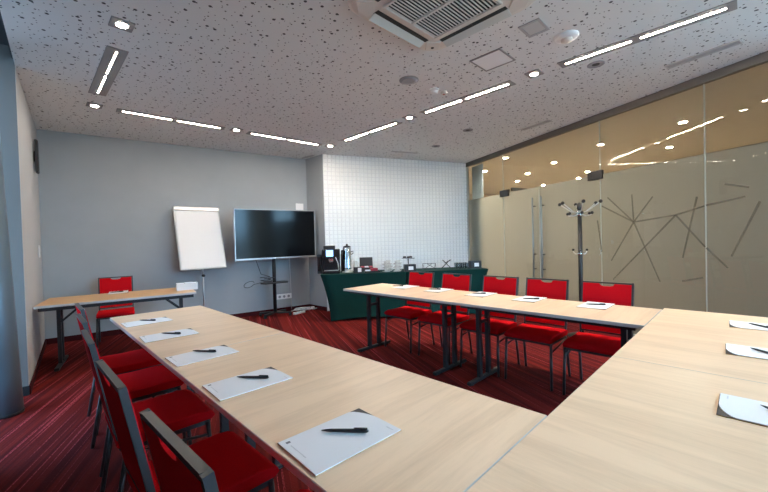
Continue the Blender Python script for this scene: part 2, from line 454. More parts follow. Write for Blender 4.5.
# etched star pattern: (s, z) segments
E1 = [((3.789, 1.498), (3.339, 1.75)), ((3.789, 1.498), (3.43, 1.86)), ((3.789, 1.498), (3.77, 1.86)), ((3.789, 1.498), (4.03, 1.80)),
      ((3.789, 1.498), (4.283, 1.552)), ((3.789, 1.498), (3.47, .98)), ((3.789, 1.498), (4.10, .75)), ((4.283, 1.552), (3.49, .72)),
      ((4.283, 1.552), (4.57, 1.18)), ((4.283, 1.552), (4.57, 1.63)), ((4.50, 1.74), (4.35, 1.05)), ((4.34, .78), (4.55, .84)), ((3.27, 1.55), (3.33, 1.1))]
E2 = [((4.583, 1.635), (4.92, 1.69)), ((4.583, 1.17), (4.77, .96)), ((4.751, 1.842), (4.95, 1.78)), ((5.03, 1.63), (4.80, 1.08))]
bm = NB()
for (s0, z0), (s1, z1) in E1 + E2:
    a, b = Vector((s0, z0)), Vector((s1, z1)); d = (b - a).normalized(); n = Vector((-d.y, d.x)) * .011
    q = [a + n, b + n * .8, b - n * .8, a - n]
    A = [bm.verts.new((*G(p.x, .0072), p.y)) for p in q]; B = [bm.verts.new((*G(p.x, .0064), p.y)) for p in q]
    for k in range(4): bm.faces.new((A[k], A[(k + 1) % 4], B[(k + 1) % 4], B[k]))
    bm.faces.new(A[::-1]); bm.faces.new(B)
obj('etched_pattern', bm, 'etch', gw)
# glass doors
for i, (s0, s1, sh, hinge) in enumerate(((1.24, 2.165, 2.065, 1.24), (2.165, 3.32, 2.262, 3.32))):
    d = bpy.data.objects.new('door_%d' % (i + 1), None); COL.objects.link(d)
    tag(d, ['frosted glass door leaf nearer the tiled wall', 'frosted glass door leaf behind the coat stand'][i], 'door', None, 'structure')
    pane('door_glass', s0, s1, .02, FZ, d, True)
    for side, o in (('room', .06), ('foyer', -.06)):
        bm = NB(); tube(bm, [(*G(sh, o), .60), (*G(sh, o), 2.02)], .014, 14)
        h = obj('pull_handle', bm, 'handle_steel', d)
        bm = NB()
        for z in (.78, 1.036, 1.87): tube(bm, [(*G(sh, o), z), (*G(sh, .006 if o > 0 else -.006), z)], .010, 10)
        obj('standoff', bm, 'patch', h)
    e = 1 if i == 0 else -1
    for z0, z1 in ((.0, .10), (2.135, 2.26)):
        a, b = (hinge - .09, hinge + .16) if i == 0 else (hinge - .19, hinge + .04)
        bm = NB(); gbox(bm, a, b, z0, z1, -.02, .02)
        obj('patch_fitting', bm, 'patch', d)
# foyer beyond
fo = -gn
def FP(s, o): return G(s, -o)
bm = NB(); prism(bm, [FP(-5, .03), FP(9, .03), FP(9, 9), FP(-5, 9)], -.06, -.001); struct('floor_foyer', bm, 'foyer_floor', 'foyer floor beyond the glass')
bm = NB(); prism(bm, [FP(-5, .06), FP(9, .06), FP(9, 9), FP(-5, 9)], ZC, ZC + .06); struct('ceiling_foyer', bm, 'foyer_ceiling', 'foyer ceiling with warm spots beyond the glass')
bm = NB(); prism(bm, [FP(-5, 9), FP(9, 9), FP(9, 9.15), FP(-5, 9.15)], -.06, ZC + .06); struct('wall_foyer', bm, 'foyer_wall', 'far foyer wall beyond the glass')
bm = NB(); prism(bm, [FP(-5, .05), FP(-4.85, .05), FP(-4.85, 9), FP(-5, 9)], -.06, ZC + .06); prism(bm, [FP(7.4, -.02), FP(8.9, -.02), FP(8.9, .06), FP(7.4, .06)], -.06, ZC + .06)
prism(bm, [FP(-5, .0), FP(-.001, .0), FP(-.001, .06), FP(-5, .06)], -.06, ZC + .06)
struct('wall_foyer_side', bm, 'foyer_wall', 'side walls of the foyer beyond the glass')
bm = NB(); prism(bm, [FP(5.45, .01), FP(5.6, .01), FP(5.6, 9), FP(5.45, 9)], -.06, ZC + .06)  # added dark wall, keeps foyer light off the right panes
struct('wall_foyer_blocker', bm, 'soffit', 'dark wall added in the foyer to dim the right panes')
bm = NB(); prism(bm, [FP(.32, .95), FP(.18, 1.75), FP(.23, 1.76), FP(.37, .96)], 2.39, 2.47)
tag(obj('ceiling_signboard', bm, 'patch'), 'dark hanging board seen through the clear glass above the doors', 'board')
FL = [(8.395, 4.73), (7.358, 3.653), (10.736, 4.96), (9.67, 4.184), (12.338, 4.813), (8.759, 3.163), (11.78, 3.56), (10.8, 3.04), (7.766, 1.954), (9.158, 1.093), (7.25, .70)]
dl_used = False
def downlight_proto():
    t = thing('downlight', '', 'ceiling light')
    bm = NB(); box(bm, (0, 0, -.006), (.15, .15, .012), bev=.003); obj('trim_plate', bm, 'fixture', t)
    bm = NB(); lathe(bm, [(.038, -.0122), (.038, -.0135), (.034, -.0142)], 28); obj('lens', bm, 'spot', t)
    return t
def foyer_light_proto():
    t = thing('foyer_downlight', '', 'ceiling light')
    bm = NB(); lathe(bm, [(.065, 0), (.065, -.008), (.05, -.010)], 24); obj('trim_ring', bm, 'white_plastic', t)
    bm = NB(); lathe(bm, [(.046, -.0104), (.046, -.0108)], 24); obj('lens', bm, 'foyer_spot', t)
    return t
fp = foyer_light_proto()
FLAB = ['round foyer downlight seen just right of the curtain top', 'round foyer downlight nearest the corner above the first door', 'far foyer downlight in the low row above the dark board', 'foyer downlight between the two doors, mid height in the clear glass',
        'lowest foyer downlight above the pull handles', 'bright foyer downlight above the pull handles', 'foyer downlight low, left of the dark hinge block', 'foyer downlight just left of the dark hinge block, upper of two',
        'foyer downlight beside the pane joint above the hinge block', 'foyer downlight left of the reflected spots on the tall pane', 'highest foyer downlight, alone near the top of the pane right of the hinge block']
for i, (x, y) in enumerate(FL):
    place(fp, i > 0, FLAB[i], (x, y, ZC), 0, 'foyer downlights beyond the glass')
# curtain beyond the glass end
bm = NB(); n = 40
top, bot = [], []
for k in range(n + 1):
    s = .05 + .42 * k / n; o = -.10 - .03 * math.sin(k * 2 * PI / 8)
    top.append(bm.verts.new((*G(s, o), ZT - .01))); bot.append(bm.verts.new((*G(s, o), .02)))
for k in range(n):
    f = bm.faces.new((top[k], top[k + 1], bot[k + 1], bot[k])); f.smooth = True
bmesh.ops.solidify(bm, geom=bm.faces[:], thickness=.004)
tag(obj('curtain', bm, 'curtain'), 'grey blue pleated curtain behind the glass beside the tiled wall', 'curtain')

# ------------------------------------------------------------------ ceiling fittings
dp = downlight_proto()
DL = [(.57, 3.34, 'square downlight next to the left ceiling light trough, nearest the window'), (.63, 5.45, 'square downlight at the far end of the left ceiling light trough'),
      (2.265, 5.32, 'square downlight between the two light strips along the back wall'), (3.876, 5.19, 'square downlight at the ceiling corner above the tiled wall edge'),
      (3.835, 3.30, 'square downlight between the first two strips of the right row'), (3.82, 1.56, 'square downlight in the right row beside the white access panel'),
      (3.83, -.19, 'square downlight at the near end of the right row'),
      (2.2, -1.1, 'unseen square downlight added behind the camera over the head table')]  # unseen lamp added over the near end of the room
for i, (x, y, l) in enumerate(DL): place(dp, i > 0, l, (x, y, ZC), 0, 'lit square downlights')
def trough_proto():
    t = thing('linear_ceiling_light', '', 'ceiling light')
    bm = NB(); box(bm, (0, 0, -.004), (1.27, .155, .008), bev=.002)
    obj('trough', bm, 'fixture', t)
    for sx in (-1, 1):
        bm = NB(); box(bm, (sx * .306, 0, -.0088), (.540, .011, .0012)); obj('led_tube', bm, 'led', t)
    return t
tp = trough_proto()
TR = [(.61, 4.41, PI / 2, 'short grey light trough near the window with two glowing tubes'), (1.477, 5.43, R(-4.2), 'light strip along the back wall, the one nearer the window'),
      (3.085, 5.31, R(-4.2), 'light strip along the back wall, the one nearer the television'), (3.868, 4.17, PI / 2, 'light strip of the right row nearest the tiled wall'),
      (3.855, 2.44, PI / 2, 'middle light strip of the right row beside the access panel'), (3.842, .68, PI / 2, 'long bright light strip of the right row nearest the frame edge'),
      (3.83, -1.0, PI / 2, 'unseen light strip added behind the camera at the right'),  # out of view, added to extend the right row's light
      (3.0, -1.1, 0, 'unseen light strip added behind the camera near the glass')]  # unseen strip, added to light the near end of the room
for i, (x, y, a, l) in enumerate(TR):
    place(tp, i > 0, l, (x, y, ZC), a, 'linear ceiling lights')
# the troughs near the window and along the back wall burn dimmer
for o_, mm_ in ((tp, 'led_dim'), (bpy.data.objects['linear_ceiling_light.001'], 'led_back'), (bpy.data.objects['linear_ceiling_light.002'], 'led_back'), (bpy.data.objects['linear_ceiling_light.006'], 'led_back'), (bpy.data.objects['linear_ceiling_light.007'], 'led_back')):
    for ch in list(o_.children):
        if ch.name.startswith('led_tube'):
            ch.data = ch.data.copy(); ch.data.materials[0] = M[mm_]
# unlit round recessed lamps
rp = thing('recessed_lamp', '', 'ceiling light')
bm = NB(); lathe(bm, [(.078, 0), (.078, -.006), (.066, -.010), (.056, -.004)], 28); obj('trim_ring', bm, 'grey_disc', rp)
bm = NB(); lathe(bm, [(.054, -.001), (.050, -.003), (.020, -.005)], 28); obj('reflector', bm, 'black', rp)
for i, (x, y, l) in enumerate(((5.0, 3.1, 'unlit round recessed lamp between the right light row and the slot vent by the door'), (5.39, 4.02, 'unlit round recessed lamp closest to the tiled wall'), (4.10, 1.06, 'unlit round recessed lamp beside the long bright light strip'))):
    place(rp, i > 0, l, (x, y, ZC), 0, 'unlit round recessed lamps')
# cassette air conditioner
ac = thing('ceiling_air_conditioner', 'ivory four-way cassette air conditioner in the ceiling with slatted grille', 'air conditioner', (2.14, 1.505, ZC))
def rsq(h, c, n=5):
    out = []
    for cx, cy, a0 in ((h - c, h - c, 0), (-h + c, h - c, 90), (-h + c, -h + c, 180), (h - c, -h + c, 270)):
        for k in range(n + 1):
            a = R(a0 + 90 * k / n); out.append((cx + c * math.cos(a), cy + c * math.sin(a)))
    return out
bm = NB()
hh = .525; lev = [(0, hh), (-.022, hh), (-.04, hh - .02), (-.045, hh - .055)]
rings = []
for z, h in lev: rings.append([bm.verts.new((x, y, z)) for x, y in rsq(h, .17)])
for a, b in zip(rings, rings[1:]):
    for k in range(len(a)): bm.faces.new((a[k], a[(k + 1) % len(a)], b[(k + 1) % len(a)], b[k]))
bm.faces.new(rings[0]); bm.faces.new(rings[-1])
obj('housing', bm, 'ac', ac)
bm = NB(); box(bm, (0, 0, -.047), (.58, .58, .004)); obj('intake', bm, 'ac_dark', ac)
bm = NB()
for k in range(22):
    y = -.272 + k * .544 / 21
    box(bm, (0, y, -.056), (.57, .0085, .006), rx=.3)
box(bm, (0, 0, -.057), (.02, .57, .014))
for s in (-1, 1):
    box(bm, (s * .292, 0, -.055), (.018, .60, .018), bev=.004); box(bm, (0, s * .292, -.055), (.566, .018, .018), bev=.004)
obj('grille', bm, 'ac', ac)
for k in range(4):
    a = k * PI / 2
    bm = NB(); Tm = Matrix.Rotation(a, 4, 'Z')
    c = Tm @ Vector((0, .380, -.047)); box(bm, c, (.58, .05, .004), rz=a); obj('air_slot', bm, 'ac_dark', ac)
    bm = NB(); c = Tm @ Vector((0, .425, -.058)); box(bm, c, (.58, .07, .008), rz=a, rx=R(-20), bev=.003); obj('vane', bm, 'ac_vane', ac)
    bm = NB(); c = Tm @ Vector((.385, .385, -.048)); box(bm, c, (.12, .12, .012), rz=a + PI / 4, bev=.003); o = obj('corner_cap', bm, 'ac', ac)
    if k == 0:
        bm = NB(); lathe(bm, [(.014, -.0545), (.012, -.0575)], 14, (.40, .40, 0)); obj('sensor', bm, 'black', o)
# access panels, dome, speaker, detectors, vents
t = thing('ceiling_access_panel', 'white square access panel in a grey rim beside the right light row', 'ceiling panel', (3.233, 1.715, ZC))
bm = NB(); box(bm, (0, 0, -.003), (.285, .285, .006)); obj('panel', bm, 'hatch', t)
bm = NB()
for s in (-1, 1): box(bm, (s * .15, 0, -.005), (.014, .314, .010)); box(bm, (0, s * .15, -.005), (.286, .014, .010))
obj('rim', bm, 'fixture', t)
t = thing('ceiling_hatch', 'small perforated hatch outlined in grey beside the air conditioner', 'ceiling panel', (3.0, 1.22, ZC))
bm = NB(); box(bm, (0, 0, -.002), (.165, .125, .004)); obj('panel', bm, 'vent_grey', t)
bm = NB()
for s in (-1, 1): box(bm, (s * .098, 0, -.004), (.024, .17, .008)); box(bm, (0, s * .075, -.004), (.172, .02, .008))
obj('rim', bm, 'vent_slot', t)
t = thing('ceiling_sensor', 'white domed ceiling detector beside the long bright light strip', 'detector', (3.33, 1.08, ZC))
bm = NB(); lathe(bm, [(.095, 0), (.095, -.012), (.085, -.022), (.055, -.030)], 28); obj('base', bm, 'white_plastic', t)
bm = NB(); lathe(bm, [(.050, -.0305), (.044, -.045), (.02, -.054)], 24); obj('dome', bm, 'ac', t)
t = thing('ceiling_speaker', 'flat grey round loudspeaker in the ceiling between air conditioner and strips', 'speaker', (2.953, 2.533, ZC))
bm = NB(); lathe(bm, [(.105, 0), (.105, -.006), (.095, -.010)], 32); obj('trim_ring', bm, 'fixture', t)
bm = NB(); lathe(bm, [(.092, -.0105), (.05, -.013), (.01, -.014)], 28); obj('grille', bm, 'grey_disc', t)
t = thing('smoke_detector', 'white smoke detector on the ceiling, larger of the pair', 'detector', (3.35, 2.50, ZC))
bm = NB(); lathe(bm, [(.055, 0), (.055, -.015), (.045, -.022)], 24); obj('base', bm, 'white_plastic', t)
bm = NB(); lathe(bm, [(.040, -.0225), (.038, -.045), (.02, -.05)], 24); obj('chamber', bm, 'white_plastic', t)
t = thing('motion_detector', 'small cream detector with red eye beside the smoke detector', 'detector', (3.49, 2.47, ZC))
bm = NB(); lathe(bm, [(.04, 0), (.04, -.012), (.03, -.03)], 20); obj('base', bm, 'ac', t)
bm = NB(); lathe(bm, [(.014, -.0305), (.011, -.034)], 14); obj('eye', bm, 'crimson', t)
def vent(a, b, w, label):
    a, b = Vector(a), Vector(b); c = (a + b) / 2; L = (b - a).length; rz = math.atan2((b - a).y, (b - a).x)
    t = thing('ceiling_vent', label, 'vent', (c.x, c.y, ZC), rz, 'slot vents in the ceiling')
    bm = NB()
    for s in (-1, 1): box(bm, (0, s * (w / 2 - .006), -.005), (L, .012, .010)); box(bm, (s * (L / 2 - .006), 0, -.005), (.012, w - .024, .010))
    obj('frame', bm, 'vent_grey', t)
    bm = NB(); box(bm, (0, 0, -.002), (L - .024, w - .024, .004)); obj('slot', bm, 'vent_slot', t)
vent((4.73, .58), (4.60, .03), .11, 'long slot vent in the ceiling above the star etched glass')
vent((5.66, 2.52), (5.53, 2.05), .11, 'slot vent in the ceiling near the glass door joint')
vent((5.02, 4.78), (5.53, 4.57), .09, 'slot vent in the ceiling in front of the tiled wall')
vent((4.0, 6.28), (4.04, 5.98), .06, 'short slot vent at the ceiling above the television')

# ------------------------------------------------------------------ tables
TH = .75
def t_leg_set(t, x, w, spread=.16, brace=0, yo=0.):
    """folding T leg: foot bar, two posts, brace; x along the table length (local x)"""
    bm = NB(); box(bm, (x, yo, .02), (.045, w, .032), bev=.008)
    for s in (-1, 1): lathe(bm, [(.02, 0), (.018, .006)], 12, (x, yo + s * (w / 2 - .05), 0))
    obj('foot', bm, 'leg', t)
    for s in (-1, 1):
        bm = NB(); bar(bm, (x, yo + s * spread / 2, .0365), (x, yo + s * spread / 2, TH - .055), .045, .035, (1, 0, 0)); obj('leg', bm, 'leg', t)
    bm = NB(); bar(bm, (x, yo - spread / 2 + .02, .55), (x, yo + spread / 2 - .02, .55), .02, .03)
    if brace:
        for s in (-1, 1): bar(bm, (x + brace * .02, yo + s * spread / 2, TH - .24), (x + brace * .22, yo + s * spread / 2, TH - .055), .022, .022)
    obj('brace', bm, 'leg', t)
def table(label, cx, cy, rz, L, Wd, mat, x_legs, group, foot=.6, yo=0.):
    t = thing('conference_table', label, 'table', (cx, cy, 0), rz, group)
    bm = NB(); box(bm, (0, 0, TH - .013), (L, Wd, .025), bev=.002)
    for f in bm.faces:
        f.material_index = 0 if abs(f.normal.z) > .9 else 1
    obj('tabletop', bm, [mat, 'table_edge'], t)
    bm = NB()
    for s in (-1, 1): box(bm, (0, s * (Wd / 2 - .07), TH - .041), (L - .12, .03, .030))
    for x, b in x_legs: box(bm, (x, 0, TH - .041), (.05, Wd - .16, .028))
    obj('underframe', bm, 'leg', t)
    for x, b in x_legs: t_leg_set(t, x, foot, brace=b, yo=yo)
    return t
GT = 'pale oak conference tables'
# local x along the length; arms are turned so local x -> world Y
M['wood_x'] = M['wood_arm']; M['wood_y'] = M['wood_head']
# grain across the arms (local y there), and across the head table (local y)
table('pale oak table of the left row, the end nearer the flipchart', .858, 3.034, PI / 2, 1.676, .728, 'wood_y', [(-.66, 1), (.58, -1)], GT, .52, -.09)
table('pale oak table of the left row carrying the nearest notepad', .858, 1.336, PI / 2, 1.714, .728, 'wood_y', [(-.66, 1), (.66, -1)], GT, .52, -.09)
table('pale oak table of the right row, the end nearer the buffet', 3.183, 2.80, PI / 2, 1.64, .69, 'wood_y', [(-.61, 0), (.54, 0)], GT, .55, .09)
table('pale oak table of the right row, the end meeting the near cross table', 3.183, 1.23, PI / 2, 1.498, .69, 'wood_y', [(-.60, 0), (.57, 0)], GT, .55, .09)
table('pale oak cross table in the foreground, half under the left row', 1.26, .128, 0, 1.549, .70, 'wood_y', [(-.6, 1), (.6, -1)], GT)
table('pale oak cross table at the right with three notepads', 2.815, .128, 0, 1.560, .70, 'wood_y', [(-.6, 1), (.6, -1)], GT)
# presenter's desk by the back wall
dz = R(-11.2)
desk = thing('presenter_desk', 'honey wood desk by the back left corner in front of a red chair', 'desk', (.866, 5.56, 0), dz)
DL_, DW = 1.54, .80
bm = NB(); box(bm, (0, 0, TH - .013), (DL_, DW, .025), bev=.002)
for f in bm.faces: f.material_index = 0 if abs(f.normal.z) > .9 else 1
obj('tabletop', bm, ['wood_desk', 'table_edge'], desk)
bm = NB()
for s in (-1, 1): box(bm, (0, s * (DW / 2 - .05), TH - .046), (DL_ - .06, .03, .040))
for x in (-.62, .62): box(bm, (x, 0, TH - .046), (.05, DW - .14, .036))
obj('underframe', bm, 'leg', desk)
t_leg_set(desk, -.62, .62, .12, 1); t_leg_set(desk, .62, .62, .12, -1)

# ------------------------------------------------------------------ chairs
def chair_proto():
    t = thing('conference_chair', '', 'chair')
    w = .215
    def yb(z): return -.195 - .085 * (z - .46) / .46      # lean of the back
    # seat cushion with waterfall front
    bm = NB()
    prof = [(-.205, .420), (-.205, .448), (-.17, .460), (0, .456), (.15, .460), (.200, .453), (.228, .436), (.232, .420), (.212, .405), (-.19, .405)]
    xs = [(-.212, .80), (-.209, .95), (-.19, 1.), (.19, 1.), (.209, .95), (.212, .80)]
    rings = []
    for x, k in xs:
        rings.append([bm.verts.new((x, y * (k * .04 + .96), .433 + (z - .433) * k)) for y, z in prof])
    for a, b in zip(rings, rings[1:]):
        for k in range(len(prof)):
            f = bm.faces.new((a[k], a[(k + 1) % len(prof)], b[(k + 1) % len(prof)], b[k])); f.smooth = True
    bm.faces.new(rings[0]); bm.faces.new(rings[-1])
    obj('seat', bm, 'red', t)
    # upholstered back panel with a grip notch in the top
    bm = NB(); hw = .189; z0, z1 = .49, .905
    notch = [(.062, z1), (.052, z1 - .016), (.025, z1 - .024), (-.025, z1 - .024), (-.052, z1 - .016), (-.062, z1)]
    poly = [(-hw, z0), (hw, z0), (hw, z1)] + notch + [(-hw, z1)]
    front = [bm.verts.new((x, yb(z) + .016, z)) for x, z in poly]; back = [bm.verts.new((x, yb(z) - .012, z)) for x, z in poly]
    n = len(poly)
    for k in range(n): bm.faces.new((front[k], front[(k + 1) % n], back[(k + 1) % n], back[k]))
    bm.faces.new(front); bm.faces.new(back[::-1])
    obj('backrest', bm, 'red', t)
    # back frame
    bm = NB()
    for s in (-1, 1): bar(bm, (s * .1975, yb(.40), .40), (s * .1975, yb(.92), .92), .016, .022, (0, 1, 0))
    bar(bm, (-.1895, yb(.913), .913), (.1895, yb(.913), .913), .022, .014)
    bar(bm, (-.1895, yb(.482), .482), (.1895, yb(.482), .482), .024, .014)
    obj('back_frame', bm, 'chair_frame', t)
    bm = NB()
    for s in (-1, 1): bar(bm, (s * .1965, -.178, .393), (s * .1965, .205, .393), .018, .022)
    for y in (-.165, .19): bar(bm, (-.1875, y, .393), (.1875, y, .393), .022, .020)
    obj('seat_frame', bm, 'chair_frame', t)
    for s in (-1, 1):
        bm = NB(); tube(bm, [(s * .206, .195, .398), (s * .213, .22, 0)], .0115, 12); l = obj('leg', bm, 'chair_frame', t)
        bm = NB(); tube(bm, [(s * .206, -.165, .398), (s * .212, -.232, 0)], .0115, 12); obj('leg', bm, 'chair_frame', t)
        bm = NB(); tube(bm, [(s * .208, .20, .325), (s * .208, -.02, .355), (s * .206, -.168, .378)], .008, 8); obj('stretcher', bm, 'chair_frame', t)
    return t
cp = chair_proto(); used = False
LC = [(.498, .935, 3, 'red chair at the left table, nearest the camera'), (.470, 1.56, 1.5, 'red chair at the left table, second from the camera'),
      (.48, 2.28, -1, 'red chair at the left table, third from the camera'), (.51, 2.92, 0, 'red chair at the left table, fourth from the camera'), (.55, 3.54, 0, 'red chair at the left table, farthest and nearest the desk')]
for x, y, a, l in LC:
    place(cp, used, l, (x, y, 0), -PI / 2 + R(a), 'red chairs along the left table'); used = True
RC = [(3.43, 3.05, 'red chair at the right table, nearest the coffee machine'), (3.43, 2.50, 'red chair at the right table, second from the buffet'),
      (3.43, 1.93, 'middle red chair of the five at the right table'), (3.43, 1.43, 'red chair at the right table just left of the coat stand'), (3.42, .90, 'red chair at the right table just right of the coat stand')]
for x, y, l in RC: place(cp, True, l, (x, y, 0), PI / 2, 'red chairs along the right table')
place(cp, True, 'red chair behind the wooden desk against the back wall', (.885, 6.33, 0), R(170.3))['group'] = 'red chair at the desk'

# ------------------------------------------------------------------ notepads and pens
def pad_proto():
    t = thing('notepad', '', 'notepad')
    # local: sitter looks along +y, long side along y; origin at centre underside
    a, b = .105, .155
    bm = NB(); prism(bm, [(-a - .003, -b), (a, -b), (a, b + .002), (-a - .003, b + .002)], 0, .0022); bm.normal_update()
    for f in bm.faces: f.material_index = 0 if abs(f.normal.z) > .9 else 1
    obj('backing_card', bm, ['card', 'tan'], t)
    poly = [(-a, -b), (a, -b), (a, b), (-a + .10, b)]
    for k in range(1, 6):
        u = k / 6; poly.append((-a + .10 * (1 - u) ** 1.3, b - .042 * u ** 1.6))
    poly.append((-a, b - .045))
    bm = NB(); prism(bm, poly, .0024, .0050); obj('sheet', bm, 'paper', t)
    bm = NB(); box(bm, (-a + .022, -b + .022, .0052), (.010, .013, .0004)); obj('logo', bm, 'ink', t)
    bm = NB(); box(bm, (-a + .085, -b + .020, .0052), (.085, .0030, .0004)); box(bm, (a - .030, b - .02, .0052), (.03, .004, .0004)); obj('letterhead', bm, 'ink_pale', t)
    return t
def pen_proto():
    t = thing('ballpoint_pen', '', 'pen')
    # along +x, tip at -x, lying on z=0
    r = .0058
    bm = NB(); lathe(bm, [(.0012, -.074), (.0035, -.060), (.0050, -.045), (.0056, 0), (.0060, .03), (.0062, .058), (.0050, .070), (.0020, .0745)], 14, (0, 0, r + .0003), 'X'); obj('barrel', bm, 'pen', t)
    bm = NB(); box(bm, (.050, 0, 2 * r + .0022), (.042, .0055, .0028), bev=.0009); box(bm, (.068, 0, 2 * r - .0006), (.006, .0055, .004)); obj('clip', bm, 'pen_clip', t)
    return t
pp, qp = pad_proto(), pen_proto(); used = False
ORD = ['nearest the camera', 'second from the camera', 'third from the camera', 'fourth from the camera', 'farthest from the camera']
def pad_and_pen(x, y, rz, px_, py_, pa, lab, plab, grp, pgrp):
    global used
    place(pp, used, lab, (x, y, TH + .0003), rz, grp)
    place(qp, used, plab, (px_, py_, TH + .0057), pa, pgrp); used = True
LP = [(.883, -2, .687, .889, -49), (1.53, -1, .694, 1.548, -51), (2.10, 1, .687, 2.137, -56), (2.745, -2, .679, 2.752, -55), (3.375, 1, .675, 3.40, -54)]
for i, (y, a, qx, qy, qa) in enumerate(LP):
    pad_and_pen(.667, y, -PI / 2 + R(a), qx, qy, R(qa), 'white notepad on the left table, ' + ORD[i], 'black pen on the left table notepad ' + ORD[i], 'notepads on the left table', 'pens on the left table')
RP = [(3.06, 3.37, 3.17), (2.54, 3.392, 2.60), (1.99, 3.394, 2.02), (1.475, 3.374, 1.452), (.91, 3.398, .912)]
RO = ['nearest the buffet', 'second from the buffet', 'in the middle of the row', 'next to the coat stand', 'nearest the corner of the tables']
for i, (y, qx, qy) in enumerate(RP):
    pad_and_pen(3.39, y, PI / 2, qx, qy, R(-64), 'white notepad on the right table, ' + RO[i], 'black pen on the right table notepad ' + RO[i], 'notepads on the right table', 'pens on the right table')
HP = [(1.69, -.078, 0, 1.69, -.08), (2.515, -.07, 2, 2.51, -.057), (3.205, -.065, 2, 3.186, -.051)]
HO = ['nearest the camera, dark corner and tan edge showing', 'in the middle of the three', 'farthest, beside the frosted glass']
for i, (x, y, a, qx, qy) in enumerate(HP):
    pad_and_pen(x, y, R(a), qx, qy, R(229), 'white notepad on the cross table, ' + HO[i], 'black pen on the cross table notepad ' + HO[i].split(',')[0], 'notepads on the cross table', 'pens on the cross table')
pad_and_pen(.86, 5.93, R(170), .84, 5.93, R(-11), 'white notepad lying on the wooden desk before the red chair', 'black pen on the notepad of the wooden desk', 'notepad on the desk', 'pen on the desk')

# ------------------------------------------------------------------ wall frame helpers: along the back wall, offset into the room
bd = (Vector(TE) - Vector(BC)).normalized(); bn = Vector((bd.y, -bd.x)); b_rz = math.atan2(bd.y, bd.x)
def B(s, o): v = Vector(BC) + bd * s + bn * o; return (v.x, v.y)
# flipchart: local x along wall, local -y toward the room
fx, fy = B(2.02, .37)
fc = thing('flipchart_stand', 'white flipchart with paper pad on a thin grey stand by the back wall', 'flipchart', (fx, fy, 0), b_rz + R(8))
lean = R(17)
def FT(x, y, z):  # board local (x, depth, height up the board) -> stand local
    return Vector((x, .0 + z * math.sin(lean) - y * math.cos(lean), .970 + z * math.cos(lean) + y * math.sin(lean)))
def fbox(bm, x0, x1, z0, z1, y0, y1):
    q = [FT(x, y, z) for y in (y0, y1) for x, z in ((x0, z0), (x1, z0), (x1, z1), (x0, z1))]
    v = [bm.verts.new(p) for p in q]
    for f in ((0, 1, 2, 3), (7, 6, 5, 4), (0, 4, 5, 1), (1, 5, 6, 2), (2, 6, 7, 3), (3, 7, 4, 0)): bm.faces.new([v[i] for i in f])
bm = NB(); fbox(bm, -.345, .345, 0, 1.06, -.01, .012); obj('board', bm, 'white_plastic', fc)
bm = NB()
fbox(bm, -.355, -.343, -.01, 1.07, -.012, .018); fbox(bm, .343, .355, -.01, 1.07, -.012, .018); fbox(bm, -.343, .343, -.012, 0, -.012, .018)
obj('board_frame', bm, 'alu', fc)
bm = NB(); fbox(bm, -.33, .335, .012, 1.01, .0125, .022); obj('paper_pad', bm, 'white_board', fc)
bm = NB(); fbox(bm, -.35, .35, 1.005, 1.065, .0225, .045); obj('clamp_bar', bm, 'alu', fc)
bm = NB(); tube(bm, [(0, .075, 1.02), (0, .07, .06)], .013, 12); tube(bm, [(0, .16, 1.40), (0, .06, 1.02)], .014, 12); obj('pole', bm, 'alu', fc)
bm = NB(); tube(bm, [(0, .075, .845), (0, .03, .845)], .022, 14); obj('knob', bm, 'black', fc)
for k in range(3):
    a = R(90 + 120 * k + 20); bm = NB(); tube(bm, [(.0, .07, .10), (.30 * math.cos(a), .07 + .27 * math.sin(a), .02)], .012, 10)
    obj('leg', bm, 'alu', fc)
# white box on desk end
bm_ = thing('paper_box', 'open white box of paper slips on the right end of the desk', 'box', (1.555, 5.44, TH + .0005), dz)
bm = NB()
prism(bm, [(-.125, -.08), (.125, -.08), (.125, .08), (-.125, .08)], 0, .006)
for s in (-1, 1): box(bm, (s * .1225, 0, .048), (.005, .16, .084)); box(bm, (0, s * .0775, .048), (.24, .005, .084))
obj('carton', bm, 'white_plastic', bm_)
bm = NB(); box(bm, (0, 0, .045), (.236, .148, .074)); box(bm, (.02, .01, .089), (.10, .07, .012), rz=.2); obj('paper_slips', bm, 'paper', bm_)
# television and cart
cx, cy = B(3.20, .31)
ct = thing('television_cart', 'black wheeled television stand with small shelf by the back wall', 'tv stand', (cx, cy, 0), b_rz)
bm = NB(); tube(bm, [(0, 0, .075), (0, 0, 1.75)], .032, 16); obj('pole', bm, 'black', ct)
for k in range(4):
    a = R(45 + 90 * k); bm = NB(); bar(bm, (0, 0, .07), (.34 * math.cos(a), .22 * math.sin(a), .062), .05, .03); l = obj('leg', bm, 'black', ct)
    bm = NB(); lathe(bm, [(.026, -.012), (.028, 0), (.026, .012)], 16, (.33 * math.cos(a), .21 * math.sin(a), .0285), 'Y'); obj('caster', bm, 'black', l)
bm = NB(); prism(bm, [(-.20, -.15), (.20, -.15), (.26, -.02), (.22, .13), (-.22, .13), (-.26, -.02)], .615, .632); obj('shelf', bm, 'black', ct)
bm = NB(); box(bm, (0, -.045, 1.5), (.36, .024, .30), bev=.005); bar(bm, (-.25, -.047, 1.62), (.25, -.047, 1.62), .02, .04); bar(bm, (-.25, -.047, 1.38), (.25, -.047, 1.38), .02, .04); obj('mount', bm, 'black', ct)
tx, ty = B(3.247, .41)
tv = thing('television', 'large black flat television in a thin silver frame', 'television', (tx, ty, 1.065), b_rz)
TWd, THt = 1.50, .905
bm = NB(); box(bm, (0, .015, THt / 2), (TWd - .02, .04, THt - .02), bev=.008); obj('cabinet', bm, 'black', tv)
bm = NB(); box(bm, (0, -.011, THt / 2 + .006), (TWd - .036, .010, THt - .048)); obj('screen', bm, 'screen', tv)
